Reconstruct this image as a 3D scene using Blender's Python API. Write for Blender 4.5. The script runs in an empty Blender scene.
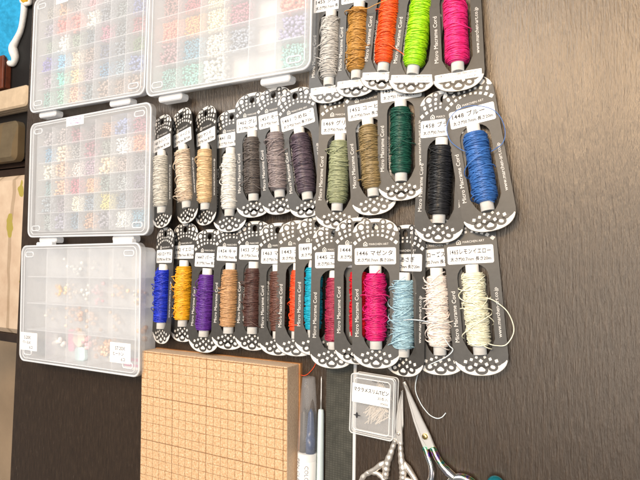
import bpy, bmesh, math, random
import numpy as np
from mathutils import Matrix, Vector
S = bpy.context.scene
COL = S.collection
CM = 0.01
rad = math.radians

# ------------------------------------------------------------------ camera, world, lamps, exposure
cam_d = bpy.data.cameras.new("camera")
cam_d.sensor_width = 36.0
cam_d.lens = 558.1 * 36.0 / 640.0
cam_d.clip_start = 0.02
cam_d.clip_end = 50
cam = bpy.data.objects.new("camera", cam_d)
COL.objects.link(cam)
RM = ((0.8630241159964271, 0.00438212370888039, 0.5051437144025309),
      (0.013921521405353411, 0.9993762658630254, -0.03245412872711188),
      (-0.504970857030726, 0.03504106478798455, 0.8624248125652337))
cam.matrix_world = Matrix.Translation((0, 0, 0.488868)) @ Matrix(RM).to_4x4()
S.camera = cam

W = bpy.data.worlds.new("World")
S.world = W
W.use_nodes = True
W.node_tree.nodes["Background"].inputs[0].default_value = (1.0, 1.0, 1.0, 1)
W.node_tree.nodes["Background"].inputs[1].default_value = 0.18


def area(name, loc, target, sx, sy, power, col):
    d = bpy.data.lights.new(name, 'AREA')
    d.shape = 'RECTANGLE'; d.size = sx; d.size_y = sy
    d.energy = power; d.color = col
    o = bpy.data.objects.new(name, d)
    COL.objects.link(o)
    o.location = loc
    o.rotation_euler = (Vector(target) - Vector(loc)).to_track_quat('-Z', 'Y').to_euler()
    return o


area("window_light", (-1.05, 0.95, 1.45), (-0.35, 0.0, 0.0), 1.0, 0.8, 25, (0.975, 0.988, 1.0))
area("ceiling_light", (-0.14, 0.67, 1.75), (-0.1, 0.1, 0.0), 0.72, 0.34, 28, (1.0, 0.72, 0.44))
area("room_light", (0.34, 0.04, 1.75), (-0.1, 0.0, 0.0), 1.45, 1.45, 27, (1.0, 0.975, 0.94))
S.view_settings.view_transform = 'Standard'
S.view_settings.look = 'None'
S.view_settings.exposure = 0.0
S.view_settings.gamma = 1.0
S.cycles.transparent_max_bounces = 32
S.cycles.max_bounces = 8


# ------------------------------------------------------------------ materials
def lin(c):
    return tuple(((v / 255.0) / 12.92 if v / 255.0 <= 0.04045 else ((v / 255.0 + 0.055) / 1.055) ** 2.4) for v in c)


class NT:
    def __init__(self, name):
        self.m = bpy.data.materials.new(name)
        self.m.use_nodes = True
        self.t = self.m.node_tree
        self.b = self.t.nodes["Principled BSDF"]
        self.out = self.t.nodes["Material Output"]

    def n(self, kind, **kw):
        x = self.t.nodes.new(kind)
        for k, v in kw.items():
            setattr(x, k, v)
        return x

    def l(self, a, b):
        self.t.links.new(a, b)

    def val(self, sock, v):
        if isinstance(v, (int, float)):
            sock.default_value = v
        else:
            self.l(v, sock)

    def math(self, op, a, b=None, c=None):
        x = self.n('ShaderNodeMath', operation=op)
        self.val(x.inputs[0], a)
        if b is not None: self.val(x.inputs[1], b)
        if c is not None: self.val(x.inputs[2], c)
        return x.outputs[0]

    def coords(self, scale=(1, 1, 1), which='Object'):
        tc = self.n('ShaderNodeTexCoord')
        mp = self.n('ShaderNodeMapping')
        mp.inputs['Scale'].default_value = scale
        self.l(tc.outputs[which], mp.inputs[0])
        return mp.outputs[0]

    def noise(self, vec, scale, detail=4, rough=0.6):
        x = self.n('ShaderNodeTexNoise')
        x.inputs['Scale'].default_value = scale
        x.inputs['Detail'].default_value = detail
        x.inputs['Roughness'].default_value = rough
        self.l(vec, x.inputs['Vector'])
        return x.outputs['Fac']

    def ramp(self, fac, stops):
        x = self.n('ShaderNodeValToRGB')
        e = x.color_ramp.elements
        while len(e) < len(stops):
            e.new(0.5)
        for q, (p, c) in zip(e, stops):
            q.position = p; q.color = (c[0], c[1], c[2], 1)
        self.l(fac, x.inputs[0])
        return x.outputs[0]

    def mix(self, fac, a, b):
        x = self.n('ShaderNodeMix', data_type='RGBA')
        self.val(x.inputs[0], fac)
        for s, v in ((x.inputs[6], a), (x.inputs[7], b)):
            if isinstance(v, tuple): s.default_value = (v[0], v[1], v[2], 1)
            else: self.l(v, s)
        return x.outputs[2]

    def bump(self, h, strength, dist):
        x = self.n('ShaderNodeBump')
        x.inputs['Strength'].default_value = strength
        x.inputs['Distance'].default_value = dist
        self.l(h, x.inputs['Height'])
        self.l(x.outputs[0], self.b.inputs['Normal'])

    def base(self, v):
        if isinstance(v, tuple): self.b.inputs['Base Color'].default_value = (v[0], v[1], v[2], 1)
        else: self.l(v, self.b.inputs['Base Color'])


def plain(name, c, rough=0.5, metal=0.0, vary=0.12, scale=60, spec=0.5, bump=0.0):
    k = NT(name)
    v = k.coords()
    f = k.noise(v, scale, 5)
    d = tuple(x * (1 - vary) for x in c); h = tuple(min(1, x * (1 + vary)) for x in c)
    k.base(k.ramp(f, [(0.3, d), (0.7, h)]))
    k.b.inputs['Roughness'].default_value = rough
    k.b.inputs['Metallic'].default_value = metal
    k.b.inputs['Specular IOR Level'].default_value = spec
    if bump:
        k.bump(f, bump, 0.001)
    return k.m


def clear(name, c, opacity, rough=0.25, grain=0.1, spec=0.5):
    """thin translucent plastic: part of the light goes straight through, the rest is scattered"""
    k = NT(name)
    f = k.noise(k.coords(), 45, 4)
    k.base(k.mix(f, tuple(x * 0.96 for x in c), c))
    k.b.inputs['Roughness'].default_value = rough
    k.b.inputs['Specular IOR Level'].default_value = spec
    tr = k.n('ShaderNodeBsdfTransparent')
    mx = k.n('ShaderNodeMixShader')
    k.l(k.math('MULTIPLY_ADD', f, grain, opacity - grain / 2), mx.inputs[0])
    k.l(tr.outputs[0], mx.inputs[1]); k.l(k.b.outputs[0], mx.inputs[2])
    k.l(mx.outputs[0], k.out.inputs['Surface'])
    return k.m


def wood_table():
    k = NT("dark_wood")
    v = k.coords((1, 1, 1))
    vs = k.coords((1, 0.13, 1))
    fine = k.noise(vs, 420, 5, 0.65)
    pores = k.noise(k.coords((1, 0.10, 1)), 760, 3, 0.6)
    broad = k.noise(k.coords((1, 0.12, 1)), 30, 4)
    big = k.noise(v, 3.0, 3)
    c = k.ramp(fine, [(0.30, (0.013, 0.0068, 0.0038)), (0.55, (0.029, 0.0168, 0.0098)), (0.78, (0.062, 0.040, 0.025))])
    c = k.mix(k.math('MULTIPLY', broad, 0.45), c, (0.026, 0.015, 0.0088))
    light = k.math('MULTIPLY', k.math('GREATER_THAN', pores, 0.685), 0.24)
    c = k.mix(light, c, (0.22, 0.175, 0.135))
    k.base(c)
    r = k.math('MULTIPLY_ADD', broad, 0.12, 0.26)
    k.l(k.math('MULTIPLY_ADD', big, 0.06, r), k.b.inputs['Roughness'])
    k.b.inputs['Specular IOR Level'].default_value = 0.95
    k.b.inputs['Specular Tint'].default_value = (1.0, 0.90, 0.78, 1)
    h = k.math('ADD', fine, k.math('MULTIPLY', pores, 0.6))
    k.bump(h, 0.7, 0.00075)
    return k.m


def cork():
    k = NT("cork")
    v = k.coords((100, 100, 100))            # centimetres
    sp = k.n('ShaderNodeSeparateXYZ'); k.l(v, sp.inputs[0])
    base = k.ramp(k.noise(v, 4.2, 5, 0.75), [(0.28, lin((152, 116, 76))), (0.47, lin((203, 166, 126))), (0.70, lin((220, 196, 160)))])
    blot = k.noise(v, 0.5, 3)
    base = k.mix(k.math('MULTIPLY', blot, 0.3), base, lin((196, 158, 116)))
    speck = k.math('GREATER_THAN', k.noise(v, 7.0, 2), 0.62)
    base = k.mix(k.math('MULTIPLY', speck, 0.5), base, lin((150, 98, 58)))
    pale = k.math('GREATER_THAN', k.noise(v, 5.5, 2), 0.64)
    base = k.mix(k.math('MULTIPLY', pale, 0.6), base, lin((236, 216, 184)))
    wob = k.noise(v, 1.3, 2)

    def line(s, period, w, off=0.0):
        s = k.math('ADD', s, k.math('MULTIPLY_ADD', wob, 0.06, off - 0.03))
        f = k.math('ABSOLUTE', k.math('SUBTRACT', k.math('FRACT', k.math('ADD', k.math('DIVIDE', s, period), 0.5)), 0.5))
        return k.math('LESS_THAN', f, w / period)
    minor = k.math('MAXIMUM', line(sp.outputs[0], 1, 0.032), line(sp.outputs[1], 1, 0.032))
    major = k.math('MAXIMUM', line(sp.outputs[0], 5, 0.05), line(sp.outputs[1], 5, 0.05))
    brk = k.ramp(k.noise(v, 2.2, 3, 0.7), [(0.28, (0.55,) * 3), (0.5, (1,) * 3)])
    up = k.n('ShaderNodeNewGeometry')
    z = k.n('ShaderNodeSeparateXYZ'); k.l(up.outputs['Normal'], z.inputs[0])
    top = k.math('GREATER_THAN', z.outputs[2], 0.8)
    m = k.math('MULTIPLY', k.math('MAXIMUM', k.math('MULTIPLY', minor, 0.72), k.math('MULTIPLY', major, 0.85)), top)
    m = k.math('MULTIPLY', m, brk)
    base = k.mix(k.math('MULTIPLY', k.math('SUBTRACT', 1.0, top), 0.55), base, lin((222, 200, 176)))
    k.base(k.mix(m, base, lin((112, 74, 40))))
    k.b.inputs['Roughness'].default_value = 0.85
    k.bump(k.noise(v, 6, 4), 0.5, 0.0012)
    return k.m


def ruler_mat():
    k = NT("ruler_plastic")
    v = k.coords((100, 100, 100))
    sp = k.n('ShaderNodeSeparateXYZ'); k.l(v, sp.inputs[0])

    def line(s, period, w):
        f = k.math('ABSOLUTE', k.math('SUBTRACT', k.math('FRACT', k.math('DIVIDE', s, period)), 0.5))
        return k.math('LESS_THAN', f, w / period)
    g = k.math('MAXIMUM', line(sp.outputs[0], 0.30, 0.035), line(sp.outputs[1], 0.22, 0.035))
    b = k.ramp(k.noise(v, 1.2, 4), [(0.3, lin((62, 62, 57))), (0.7, lin((84, 83, 76)))])
    k.base(k.mix(k.math('MULTIPLY', g, 0.6), b, lin((52, 52, 46))))
    k.b.inputs['Roughness'].default_value = 0.3
    return k.m


def leaf_fabric(name, ca, cb, cl):
    k = NT(name)
    v = k.coords((1, 1, 1))
    vo = k.n('ShaderNodeTexVoronoi'); vo.inputs['Scale'].default_value = 13.0
    mp = k.n('ShaderNodeMapping'); mp.inputs['Scale'].default_value = (1.0, 0.55, 1.0); mp.inputs['Rotation'].default_value = (0, 0, 0.7)
    k.l(v, mp.inputs[0]); k.l(mp.outputs[0], vo.inputs['Vector'])
    leaf = k.math('LESS_THAN', k.math('ADD', vo.outputs['Distance'], k.math('MULTIPLY', k.noise(v, 30, 2), 0.3)), 0.34)
    b = k.ramp(k.noise(v, 20, 4), [(0.3, lin(ca)), (0.7, lin(cb))])
    stem = k.n('ShaderNodeTexWave'); stem.inputs['Scale'].default_value = 5; stem.inputs['Distortion'].default_value = 3.5
    k.l(v, stem.inputs['Vector'])
    b = k.mix(k.math('MULTIPLY', k.math('GREATER_THAN', stem.outputs['Fac'], 0.93), 0.4), b, lin((120, 95, 60)))
    k.base(k.mix(leaf, b, lin(cl)))
    k.b.inputs['Roughness'].default_value = 0.9
    return k.m


def iridescent():
    k = NT("iridescent_metal")
    v = k.coords((100, 100, 100))
    n_ = k.noise(v, 0.75, 2)
    hue = k.ramp(k.noise(v, 1.6, 2), [(0.36, (0.03, 0.42, 0.5)), (0.45, (0.2, 0.6, 0.35)), (0.52, (0.75, 0.6, 0.2)), (0.58, (0.6, 0.25, 0.7)), (0.66, (0.12, 0.22, 0.75))])
    pale = k.ramp(n_, [(0.35, (0.80, 0.74, 0.80)), (0.5, (0.84, 0.80, 0.74)), (0.62, (0.72, 0.76, 0.82))])
    sp = k.n('ShaderNodeSeparateXYZ'); k.l(v, sp.inputs[0])
    neck = k.math('GREATER_THAN', k.math('ADD', sp.outputs[1], k.math('MULTIPLY', sp.outputs[0], 0.35)), -23.35)
    k.base(k.mix(k.math('MULTIPLY_ADD', neck, 0.86, 0.07), pale, hue))
    k.b.inputs['Metallic'].default_value = 1.0
    k.b.inputs['Roughness'].default_value = 0.22
    return k.m


def attr_mat(name, rough=0.3):
    k = NT(name)
    a = k.n('ShaderNodeAttribute'); a.attribute_name = "col"
    f = k.noise(k.coords(), 150, 2)
    k.base(k.mix(k.math('MULTIPLY', f, 0.06), a.outputs['Color'], (0.9, 0.9, 0.9)))
    k.b.inputs['Roughness'].default_value = rough
    return k.m


M = {
    'table': wood_table(), 'cork': cork(), 'ruler': ruler_mat(), 'leaf': leaf_fabric('leaf_fabric', (205, 176, 148), (226, 202, 174), (176, 160, 76)), 'leafshaded': leaf_fabric('shaded_leaf_fabric', (92, 78, 58), (112, 98, 74), (62, 74, 30)), 'black_seat': plain('black_leatherette', (0.008, 0.007, 0.006), 0.5), 'iris': iridescent(), 'beads': attr_mat("bead_glass"),  # second leaf fabric: same print with shade put into its colours
    'card': plain("card_grey", (0.049, 0.047, 0.044), 0.40, vary=0.12, scale=220, spec=0.4),
    'print': plain("white_print", (0.68, 0.66, 0.63), 0.5, vary=0.03),
    'dark_print': plain("dark_print", (0.047, 0.044, 0.041), 0.4, vary=0.1, scale=150),
    'sticker': plain("sticker_paper", (0.80, 0.80, 0.79), 0.55, vary=0.03),
    'ink': plain("black_ink", (0.02, 0.02, 0.024), 0.6, vary=0.1),
    'grey_ink': plain("grey_ink", (0.16, 0.16, 0.18), 0.6, vary=0.1),
    'purple_ink': plain("purple_ink", (0.30, 0.08, 0.32), 0.6, vary=0.1),
    'tube': plain("paper_tube", (0.88, 0.86, 0.82), 0.7, vary=0.06, scale=300),
    'lid': clear("frosted_lid", (0.87, 0.89, 0.92), 0.33, 0.40, 0.08, 0.22),
    'tray': clear("frosted_tray", (0.84, 0.86, 0.89), 0.6, 0.30, 0.10),
    'divider': clear("frosted_divider", (0.86, 0.88, 0.91), 0.36, 0.30, 0.10),
    'rim': clear("frosted_rim", (0.90, 0.92, 0.95), 0.62, 0.25, 0.08),
    'case': clear("clear_case", (0.90, 0.91, 0.92), 0.15, 0.10, 0.04),
    'caseedge': clear("clear_case_edge", (0.92, 0.93, 0.93), 0.62, 0.10, 0.1),
    'cap': clear("clear_cap", (0.88, 0.89, 0.92), 0.12, 0.08, 0.08),
    'steel': plain("polished_steel", (0.86, 0.84, 0.81), 0.42, 0.85, 0.06, 40),
    'nickel': plain("champagne_nickel", (0.84, 0.78, 0.71), 0.4, 0.85, 0.12, 260, bump=0.15),
    'gold': plain("brass_screw", (0.78, 0.55, 0.22), 0.25, 1.0, 0.1),
    'pin': plain("pin_metal", (0.74, 0.66, 0.56), 0.35, 0.35, 0.1),
    'white_plastic': plain("white_plastic", (0.80, 0.80, 0.79), 0.35, vary=0.04),
    'blue_plastic': plain("blue_plastic", (0.02, 0.045, 0.12), 0.3),
    'dark_brush': plain("dark_tip", (0.045, 0.038, 0.032), 0.4),
    'awl': plain("pale_blue_handle", (0.55, 0.64, 0.66), 0.35, vary=0.05),
    'teal': plain("teal_glaze", (0.02, 0.28, 0.36), 0.08, 0.6, 0.3, 30),
    'backing': plain("orange_hardboard", lin((178, 126, 78)), 0.6, vary=0.2, scale=120),
    'floor': plain("floor_boards", lin((214, 184, 150)), 0.45, vary=0.12, scale=6),
    'chairwood': plain("chair_wood", (0.035, 0.022, 0.016), 0.4, vary=0.3, scale=20),
    'redwood': plain("red_wood", lin((112, 58, 38)), 0.45, vary=0.3, scale=40),
    'plush': plain("blue_plush", lin((52, 158, 205)), 0.95, vary=0.25, scale=90, spec=0.1, bump=1.0),
    'whiteplush': plain("white_plush", lin((235, 232, 228)), 0.95, vary=0.08, scale=120, spec=0.1, bump=1.0),
    'yellowplush': plain("yellow_plush", lin((240, 190, 70)), 0.95, vary=0.15, scale=120, spec=0.1, bump=1.0),
    'cream': plain("cream_cloth", lin((205, 182, 152)), 0.9, vary=0.12, scale=50, bump=0.5),
    'charmpink': plain("pink_resin", lin((240, 105, 165)), 0.3),
    'charmcream': plain("cream_resin", lin((250, 225, 205)), 0.3),
    'charmaqua': plain("aqua_resin", lin((196, 230, 234)), 0.3),
}


def thread_mat(name, rgb, rough=0.36):
    k = NT("thread_" + name)
    c = lin(rgb)
    f = k.noise(k.coords((1, 1.0, 1)), 260, 3)
    g = k.noise(k.coords(), 45, 2)
    cc = k.ramp(f, [(0.3, tuple(x * 0.72 for x in c)), (0.7, tuple(min(1, x * 1.08 + 0.008) for x in c))])
    k.base(k.mix(k.math('MULTIPLY', g, 0.22), cc, tuple(min(1, x * 1.15 + 0.01) for x in c)))
    k.b.inputs['Roughness'].default_value = rough
    k.b.inputs['Specular IOR Level'].default_value = 0.6
    return k.m


# ------------------------------------------------------------------ mesh helpers (centimetres in, metres out)
class MB:
    def __init__(self):
        self.v = []; self.f = []; self.mi = []; self.n = 0

    def add(self, v, f, mi=0):
        v = np.asarray(v, float).reshape(-1, 3)
        self.v.append(v)
        self.f += [tuple(int(i) + self.n for i in q) for q in f]
        self.mi += [mi] * len(f)
        self.n += len(v)

    def poly(self, pts, z=0.0, mi=0):
        self.add([(x, y, z) for x, y in pts], [tuple(range(len(pts)))], mi)

    def disc(self, cx, cy, rx, ry, z, mi=0, n=18, rot=0.0, sq=2.0):
        P = []
        for i in range(n):
            a = 2 * math.pi * i / n
            c, s = math.cos(a), math.sin(a)
            x = rx * math.copysign(abs(c) ** (2 / sq), c); y = ry * math.copysign(abs(s) ** (2 / sq), s)
            P.append((cx + x * math.cos(rot) - y * math.sin(rot), cy + x * math.sin(rot) + y * math.cos(rot)))
        self.poly(P, z, mi)

    def box(self, x0, x1, y0, y1, z0, z1, mi=0):
        V = [(x, y, z) for z in (z0, z1) for y in (y0, y1) for x in (x0, x1)]
        self.add(V, [(0, 2, 3, 1), (4, 5, 7, 6), (0, 1, 5, 4), (2, 6, 7, 3), (0, 4, 6, 2), (1, 3, 7, 5)], mi)

    def prism(self, pts, z0, z1, mi=0, inset=0.0):
        """extruded outline; a non-zero inset bevels the top edge"""
        n = len(pts)
        lay = [[(x, y, z0) for x, y in pts]]
        if inset:
            cx = sum(p[0] for p in pts) / n; cy = sum(p[1] for p in pts) / n
            lay.append([(x, y, z1 - inset) for x, y in pts])
            q = []
            for i in range(n):
                x, y = pts[i]; ax, ay = pts[i - 1]; bx, by = pts[(i + 1) % n]
                tx, ty = bx - ax, by - ay
                L = math.hypot(tx, ty) or 1
                q.append((x - ty / L * inset, y + tx / L * inset, z1))
            lay.append(q)
        else:
            lay.append([(x, y, z1) for x, y in pts])
        V = [p for l in lay for p in l]
        F = [tuple(range(n - 1, -1, -1)), tuple(range((len(lay) - 1) * n, len(lay) * n))]
        for k in range(len(lay) - 1):
            for i in range(n):
                j = (i + 1) % n
                F.append((k * n + i, k * n + j, k * n + n + j, k * n + n + i))
        self.add(V, F, mi)

    def tube(self, P, r, k=5, mi=0, cap=True):
        P = np.asarray(P, float)
        n = len(P)
        r = np.broadcast_to(np.asarray(r, float), (n,))
        T = np.gradient(P, axis=0)
        T /= np.linalg.norm(T, axis=1, keepdims=True) + 1e-12
        N = np.zeros_like(P)
        ref = np.array([0, 0, 1.0]) if abs(T[0, 2]) < 0.9 else np.array([1.0, 0, 0])
        nn = ref - T[0] * (ref @ T[0])
        for i in range(n):
            nn = nn - T[i] * (nn @ T[i])
            nn /= np.linalg.norm(nn) + 1e-12
            N[i] = nn
        B = np.cross(T, N)
        a = np.arange(k) * 2 * math.pi / k
        V = P[:, None, :] + r[:, None, None] * (np.cos(a)[None, :, None] * N[:, None, :] + np.sin(a)[None, :, None] * B[:, None, :])
        F = []
        for i in range(n - 1):
            for j in range(k):
                j2 = (j + 1) % k
                F.append((i * k + j, i * k + j2, (i + 1) * k + j2, (i + 1) * k + j))
        if cap:
            F.append(tuple(range(k - 1, -1, -1))); F.append(tuple((n - 1) * k + j for j in range(k)))
        self.add(V.reshape(-1, 3), F, mi)

    def lathe_y(self, prof, k=24, mi=0, cap=True):
        """prof = [(y, r)], axis along y"""
        V = []
        for y, r in prof:
            for j in range(k):
                a = 2 * math.pi * j / k
                V.append((r * math.cos(a), y, r * math.sin(a)))
        F = []
        for i in range(len(prof) - 1):
            for j in range(k):
                j2 = (j + 1) % k
                F.append((i * k + j, (i + 1) * k + j, (i + 1) * k + j2, i * k + j2))
        if cap:
            F.append(tuple(range(k))); F.append(tuple((len(prof) - 1) * k + j for j in range(k - 1, -1, -1)))
        self.add(V, F, mi)

    def mesh(self, name, smooth=False):
        me = bpy.data.meshes.new(name)
        V = np.concatenate(self.v) * CM
        me.from_pydata(V.tolist(), [], self.f)
        if len(set(self.mi)) > 1:
            me.polygons.foreach_set("material_index", self.mi)
        if smooth:
            me.polygons.foreach_set("use_smooth", [True] * len(self.f))
        me.update()
        return me

    def build(self, name, mats, parent=None, smooth=False):
        return link(name, self.mesh(name, smooth), mats, parent)


def link(name, me, mats, parent=None):
    if not isinstance(mats, (list, tuple)):
        mats = [mats]
    if len(me.materials) == 0:
        for m in mats: me.materials.append(m)
    o = bpy.data.objects.new(name, me)
    COL.objects.link(o)
    if parent is not None:
        o.parent = parent
    for i, m in enumerate(mats):
        if me.materials[i] != m:
            o.material_slots[i].link = 'OBJECT'; o.material_slots[i].material = m
    return o


def tag(o, label, cat, group=None, kind=None):
    if label: o['label'] = label
    if cat: o['category'] = cat
    if group: o['group'] = group
    if kind: o['kind'] = kind
    return o


def empty(name, loc=(0, 0, 0), rot=0.0):
    o = bpy.data.objects.new(name, None)
    COL.objects.link(o)
    o.empty_display_size = 0.02
    o.location = [c * CM for c in loc]
    o.rotation_euler = (0, 0, rad(rot))
    return o


def bevel(o, w, seg=2):
    b = o.modifiers.new("edge", 'BEVEL')
    b.width = w * CM; b.segments = seg; b.limit_method = 'ANGLE'; b.angle_limit = rad(40)
    return o


def rrect(x0, x1, y0, y1, r, k=6):
    P = []
    for cx, cy, a0 in ((x1 - r, y0 + r, -90), (x1 - r, y1 - r, 0), (x0 + r, y1 - r, 90), (x0 + r, y0 + r, 180)):
        for i in range(k + 1):
            a = rad(a0 + 90 * i / k)
            P.append((cx + r * math.cos(a), cy + r * math.sin(a)))
    return P


def spline(pts, n=12):
    P = np.asarray(pts, float)
    P = np.vstack([2 * P[0] - P[1], P, 2 * P[-1] - P[-2]])
    out = []
    for i in range(1, len(P) - 2):
        for t in np.linspace(0, 1, n, endpoint=False):
            a, b, c, d = P[i - 1], P[i], P[i + 1], P[i + 2]
            out.append(0.5 * (2 * b + (c - a) * t + (2 * a - 5 * b + 4 * c - d) * t * t + (3 * b - a - 3 * c + d) * t ** 3))
    out.append(P[-2])
    return np.array(out)


def text_pieces(s, size, max_w=None, spacing=1.0, bold=0.0):
    """flat lettering as vertices and faces in cm, centred on the origin"""
    cu = bpy.data.curves.new("lettering", 'FONT')
    cu.body = s; cu.size = size; cu.space_character = spacing
    cu.resolution_u = 2
    cu.offset = bold
    o = bpy.data.objects.new("lettering", cu)
    COL.objects.link(o)
    dg = bpy.context.evaluated_depsgraph_get()
    me = bpy.data.meshes.new_from_object(o.evaluated_get(dg))
    V = np.array([v.co[:] for v in me.vertices]).reshape(-1, 3)
    F = [tuple(p.vertices) for p in me.polygons]
    bpy.data.objects.remove(o); bpy.data.curves.remove(cu); bpy.data.meshes.remove(me)
    if len(V) == 0:
        return V, F
    lo, hi = V.min(0), V.max(0)
    V = V - (lo + hi) / 2
    w = hi[0] - lo[0]
    if max_w and w > max_w:
        V[:, 0] *= max_w / w
    return V, F


def put_text(mb, s, size, x, y, z, rot=0.0, align='C', max_w=None, mi=0, spacing=1.0, bold=0.0):
    V, F = text_pieces(s, size, max_w, spacing, bold)
    if len(V) == 0: return
    w = V[:, 0].max()
    if align == 'L': V = V + [w, 0, 0]
    if align == 'R': V = V - [w, 0, 0]
    c, sn = math.cos(rad(rot)), math.sin(rad(rot))
    Q = np.stack([x + c * V[:, 0] - sn * V[:, 1], y + sn * V[:, 0] + c * V[:, 1], np.full(len(V), z)], 1)
    mb.add(Q, F, mi)


# ------------------------------------------------------------------ setting: floor, table
mb = MB(); mb.box(-420, 300, -320, 320, -80, -72)
tag(mb.build("floor", M['floor']), None, None, kind='structure')

tb = empty("dining_table", (0, 0, -72))
tag(tb, "dark brown wooden table with streaky grain, under all the boxes and thread cards", "table")
mb = MB(); mb.prism([(-81.55, -60), (60, -60), (60, 62), (-78.3, 62)], -3.2, 0)
o = mb.build("table_top", M['table'], tb); o.location = (0, 0, 0.72); bevel(o, 0.15)
for lx, ly in ((-74, -54), (-72, 56), (54, -54), (54, 56)):
    mb = MB(); mb.box(lx - 3, lx + 3, ly - 3, ly + 3, 0, 68.8)
    bevel(mb.build("leg", M['chairwood'], tb), 0.3)

# ------------------------------------------------------------------ chairs and cloths beyond the table's left edge
def chair(cy, w, label, seatmat):
    c = empty("dining_chair", (-140, cy, -72))
    tag(c, label, "chair", "dining chairs beside the table")
    mb = MB()
    mb.prism(rrect(-24, 26, -w / 2, w / 2, 3), 43.0, 47.0, inset=1.2)
    mb.build("seat", seatmat, c)
    mb = MB()
    for y0, y1 in ((-w / 2 - 2.2, -w / 2 - 0.1), (w / 2 + 0.1, w / 2 + 2.2)):
        mb.box(-25, 27, y0, y1, 39, 46)
    mb.box(-25, 27, -w / 2 - 2.0, w / 2 + 2.0, 39, 42.9)
    bevel(mb.build("seat_frame", M['chairwood'], c), 0.3)
    for lx in (-23, 24):
        for ly in (-w / 2, w / 2):
            mb = MB(); mb.box(lx - 1.8, lx + 1.8, ly - 1.8, ly + 1.8, 0, 39)
            mb.build("leg", M['chairwood'], c)
    mb = MB()
    for y in (-w / 2, w / 2):
        mb.box(-28.5, -25.1, y - 1.8, y + 1.8, 30, 92)
    for z in (56, 68, 80):
        mb.box(-27.8, -25.8, -w / 2 + 1.7, w / 2 - 1.7, z, z + 7)
    bevel(mb.build("backrest", M['redwood'], c), 0.4)
    return c


chair(0.0, 36, "dark framed chair beside the table with a beige leaf print seat fully lit", M['leaf'])
chair(44.5, 46, "dark framed chair beside the table with a black seat holding cloths", M['black_seat'])

t = empty("folded_cloth", (-126, 34.3, -25))
tag(t, "cream folded cloth lying on the chair seat beside the upper table edge", "cloth")
mb = MB()
for i in range(3):
    mb.prism(rrect(-16 + i * 0.4, 12 - i * 0.5, -2.3, 2.3, 1.0), 0.05 + i * 1.1, 1.1 + i * 1.1, inset=0.35)
mb.build("fold", M['cream'], t)
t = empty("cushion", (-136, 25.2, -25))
tag(t, "leaf pattern cushion on the black chair seat, painted green-brown as if in shade", "cushion")
mb = MB(); mb.prism(rrect(-16, 15.5, -4.4, 4.6, 1.5), 0.02, 2.4, inset=0.8); mb.build("cover", M['leafshaded'], t)  # leaf fabric in shade, its darkness painted into the cover colour
t = empty("wooden_box", (-138, 40.5, -25))
tag(t, "reddish brown wooden box on the chair seat below the blue plush blanket", "box")
mb = MB(); mb.box(-12, 11.6, -2.6, 4.6, 0.02, 1.6); bevel(mb.build("body", M['redwood'], t), 0.3)
mb = MB(); mb.box(-12.2, 11.8, -2.8, 4.8, 1.62, 2.2); bevel(mb.build("lid", M['redwood'], t), 0.2)

t = empty("plush_blanket", (-127, 52, -25))
tag(t, "bright blue plush blanket with a white fleecy scalloped border", "blanket")
EDGE = [(-119.5, 66.0), (-120.9, 57.9), (-121.3, 54.2), (-122.2, 50.9), (-123.9, 48.8), (-125.0, 47.2), (-124.1, 44.9), (-124.8, 43.6), (-126.6, 43.9), (-131, 44.3), (-142, 44.8)]
pts = spline([(x + 127, y - 52, 0) for x, y in EDGE], 7)
rnd = random.Random(4)
mb = MB(); nb = 14; V = []; F = []
for i, p in enumerate(pts):
    for b in range(nb + 1):
        u = b / nb
        x = p[0] + (-30 - p[0]) * u; y = p[1] + (14 - p[1]) * u * 0.9
        zz = 0.15 + 2.4 * (1 - (1 - min(1, u * 5)) ** 2) + 0.5 * math.sin(i * 0.35 + u * 9) * u
        V.append((x, y, zz))
for i in range(len(pts) - 1):
    for b in range(nb):
        q = i * (nb + 1) + b
        F.append((q, q + 1, q + nb + 2, q + nb + 1))
mb.add(V, F); mb.build("pile", M['plush'], t, True)
mb = MB()
tp = np.array([(p[0] - 0.15, p[1] - 0.05, 0.6) for i, p in enumerate(pts[:-8])])
mb.tube(tp, np.array([0.70 + 0.06 * math.sin(i * 0.23) + 0.30 * math.exp(-((i - 38) / 6.0) ** 2) for i in range(len(tp))]), 10)
mb.build("border", M['whiteplush'], t, True)
t = empty("plush_toy", (-119.6, 57.0, -25))
tag(t, "small yellow plush toy with white edge beside the blue plush blanket", "plush toy")
mb = MB()
bm = bmesh.new(); bmesh.ops.create_uvsphere(bm, u_segments=20, v_segments=12, radius=1.0); bm.verts.ensure_lookup_table()
mb.add(np.array([v.co[:] for v in bm.verts]) * [2.0, 2.6, 1.3] + [0, 1.6, 1.35], [tuple(v.index for v in f.verts) for f in bm.faces]); bm.free()
mb.build("body", M['yellowplush'], t, True)
mb = MB(); a = np.linspace(0, 2 * math.pi, 40)
mb.tube(np.stack([2.05 * np.cos(a), 1.6 + 2.7 * np.sin(a), 1.1 + 0.2 * np.sin(7 * a)], 1), 0.5, 8); mb.build("trim", M['whiteplush'], t, True)

# ------------------------------------------------------------------ bead boxes
ICO_V = None


def ico():
    global ICO_V, ICO_F
    bm = bmesh.new(); bmesh.ops.create_icosphere(bm, subdivisions=1, radius=1.0)
    bm.verts.ensure_lookup_table()
    ICO_V = np.array([v.co[:] for v in bm.verts]); ICO_F = [tuple(v.index for v in f.verts) for f in bm.faces]
    bm.free()


ico()


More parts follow.
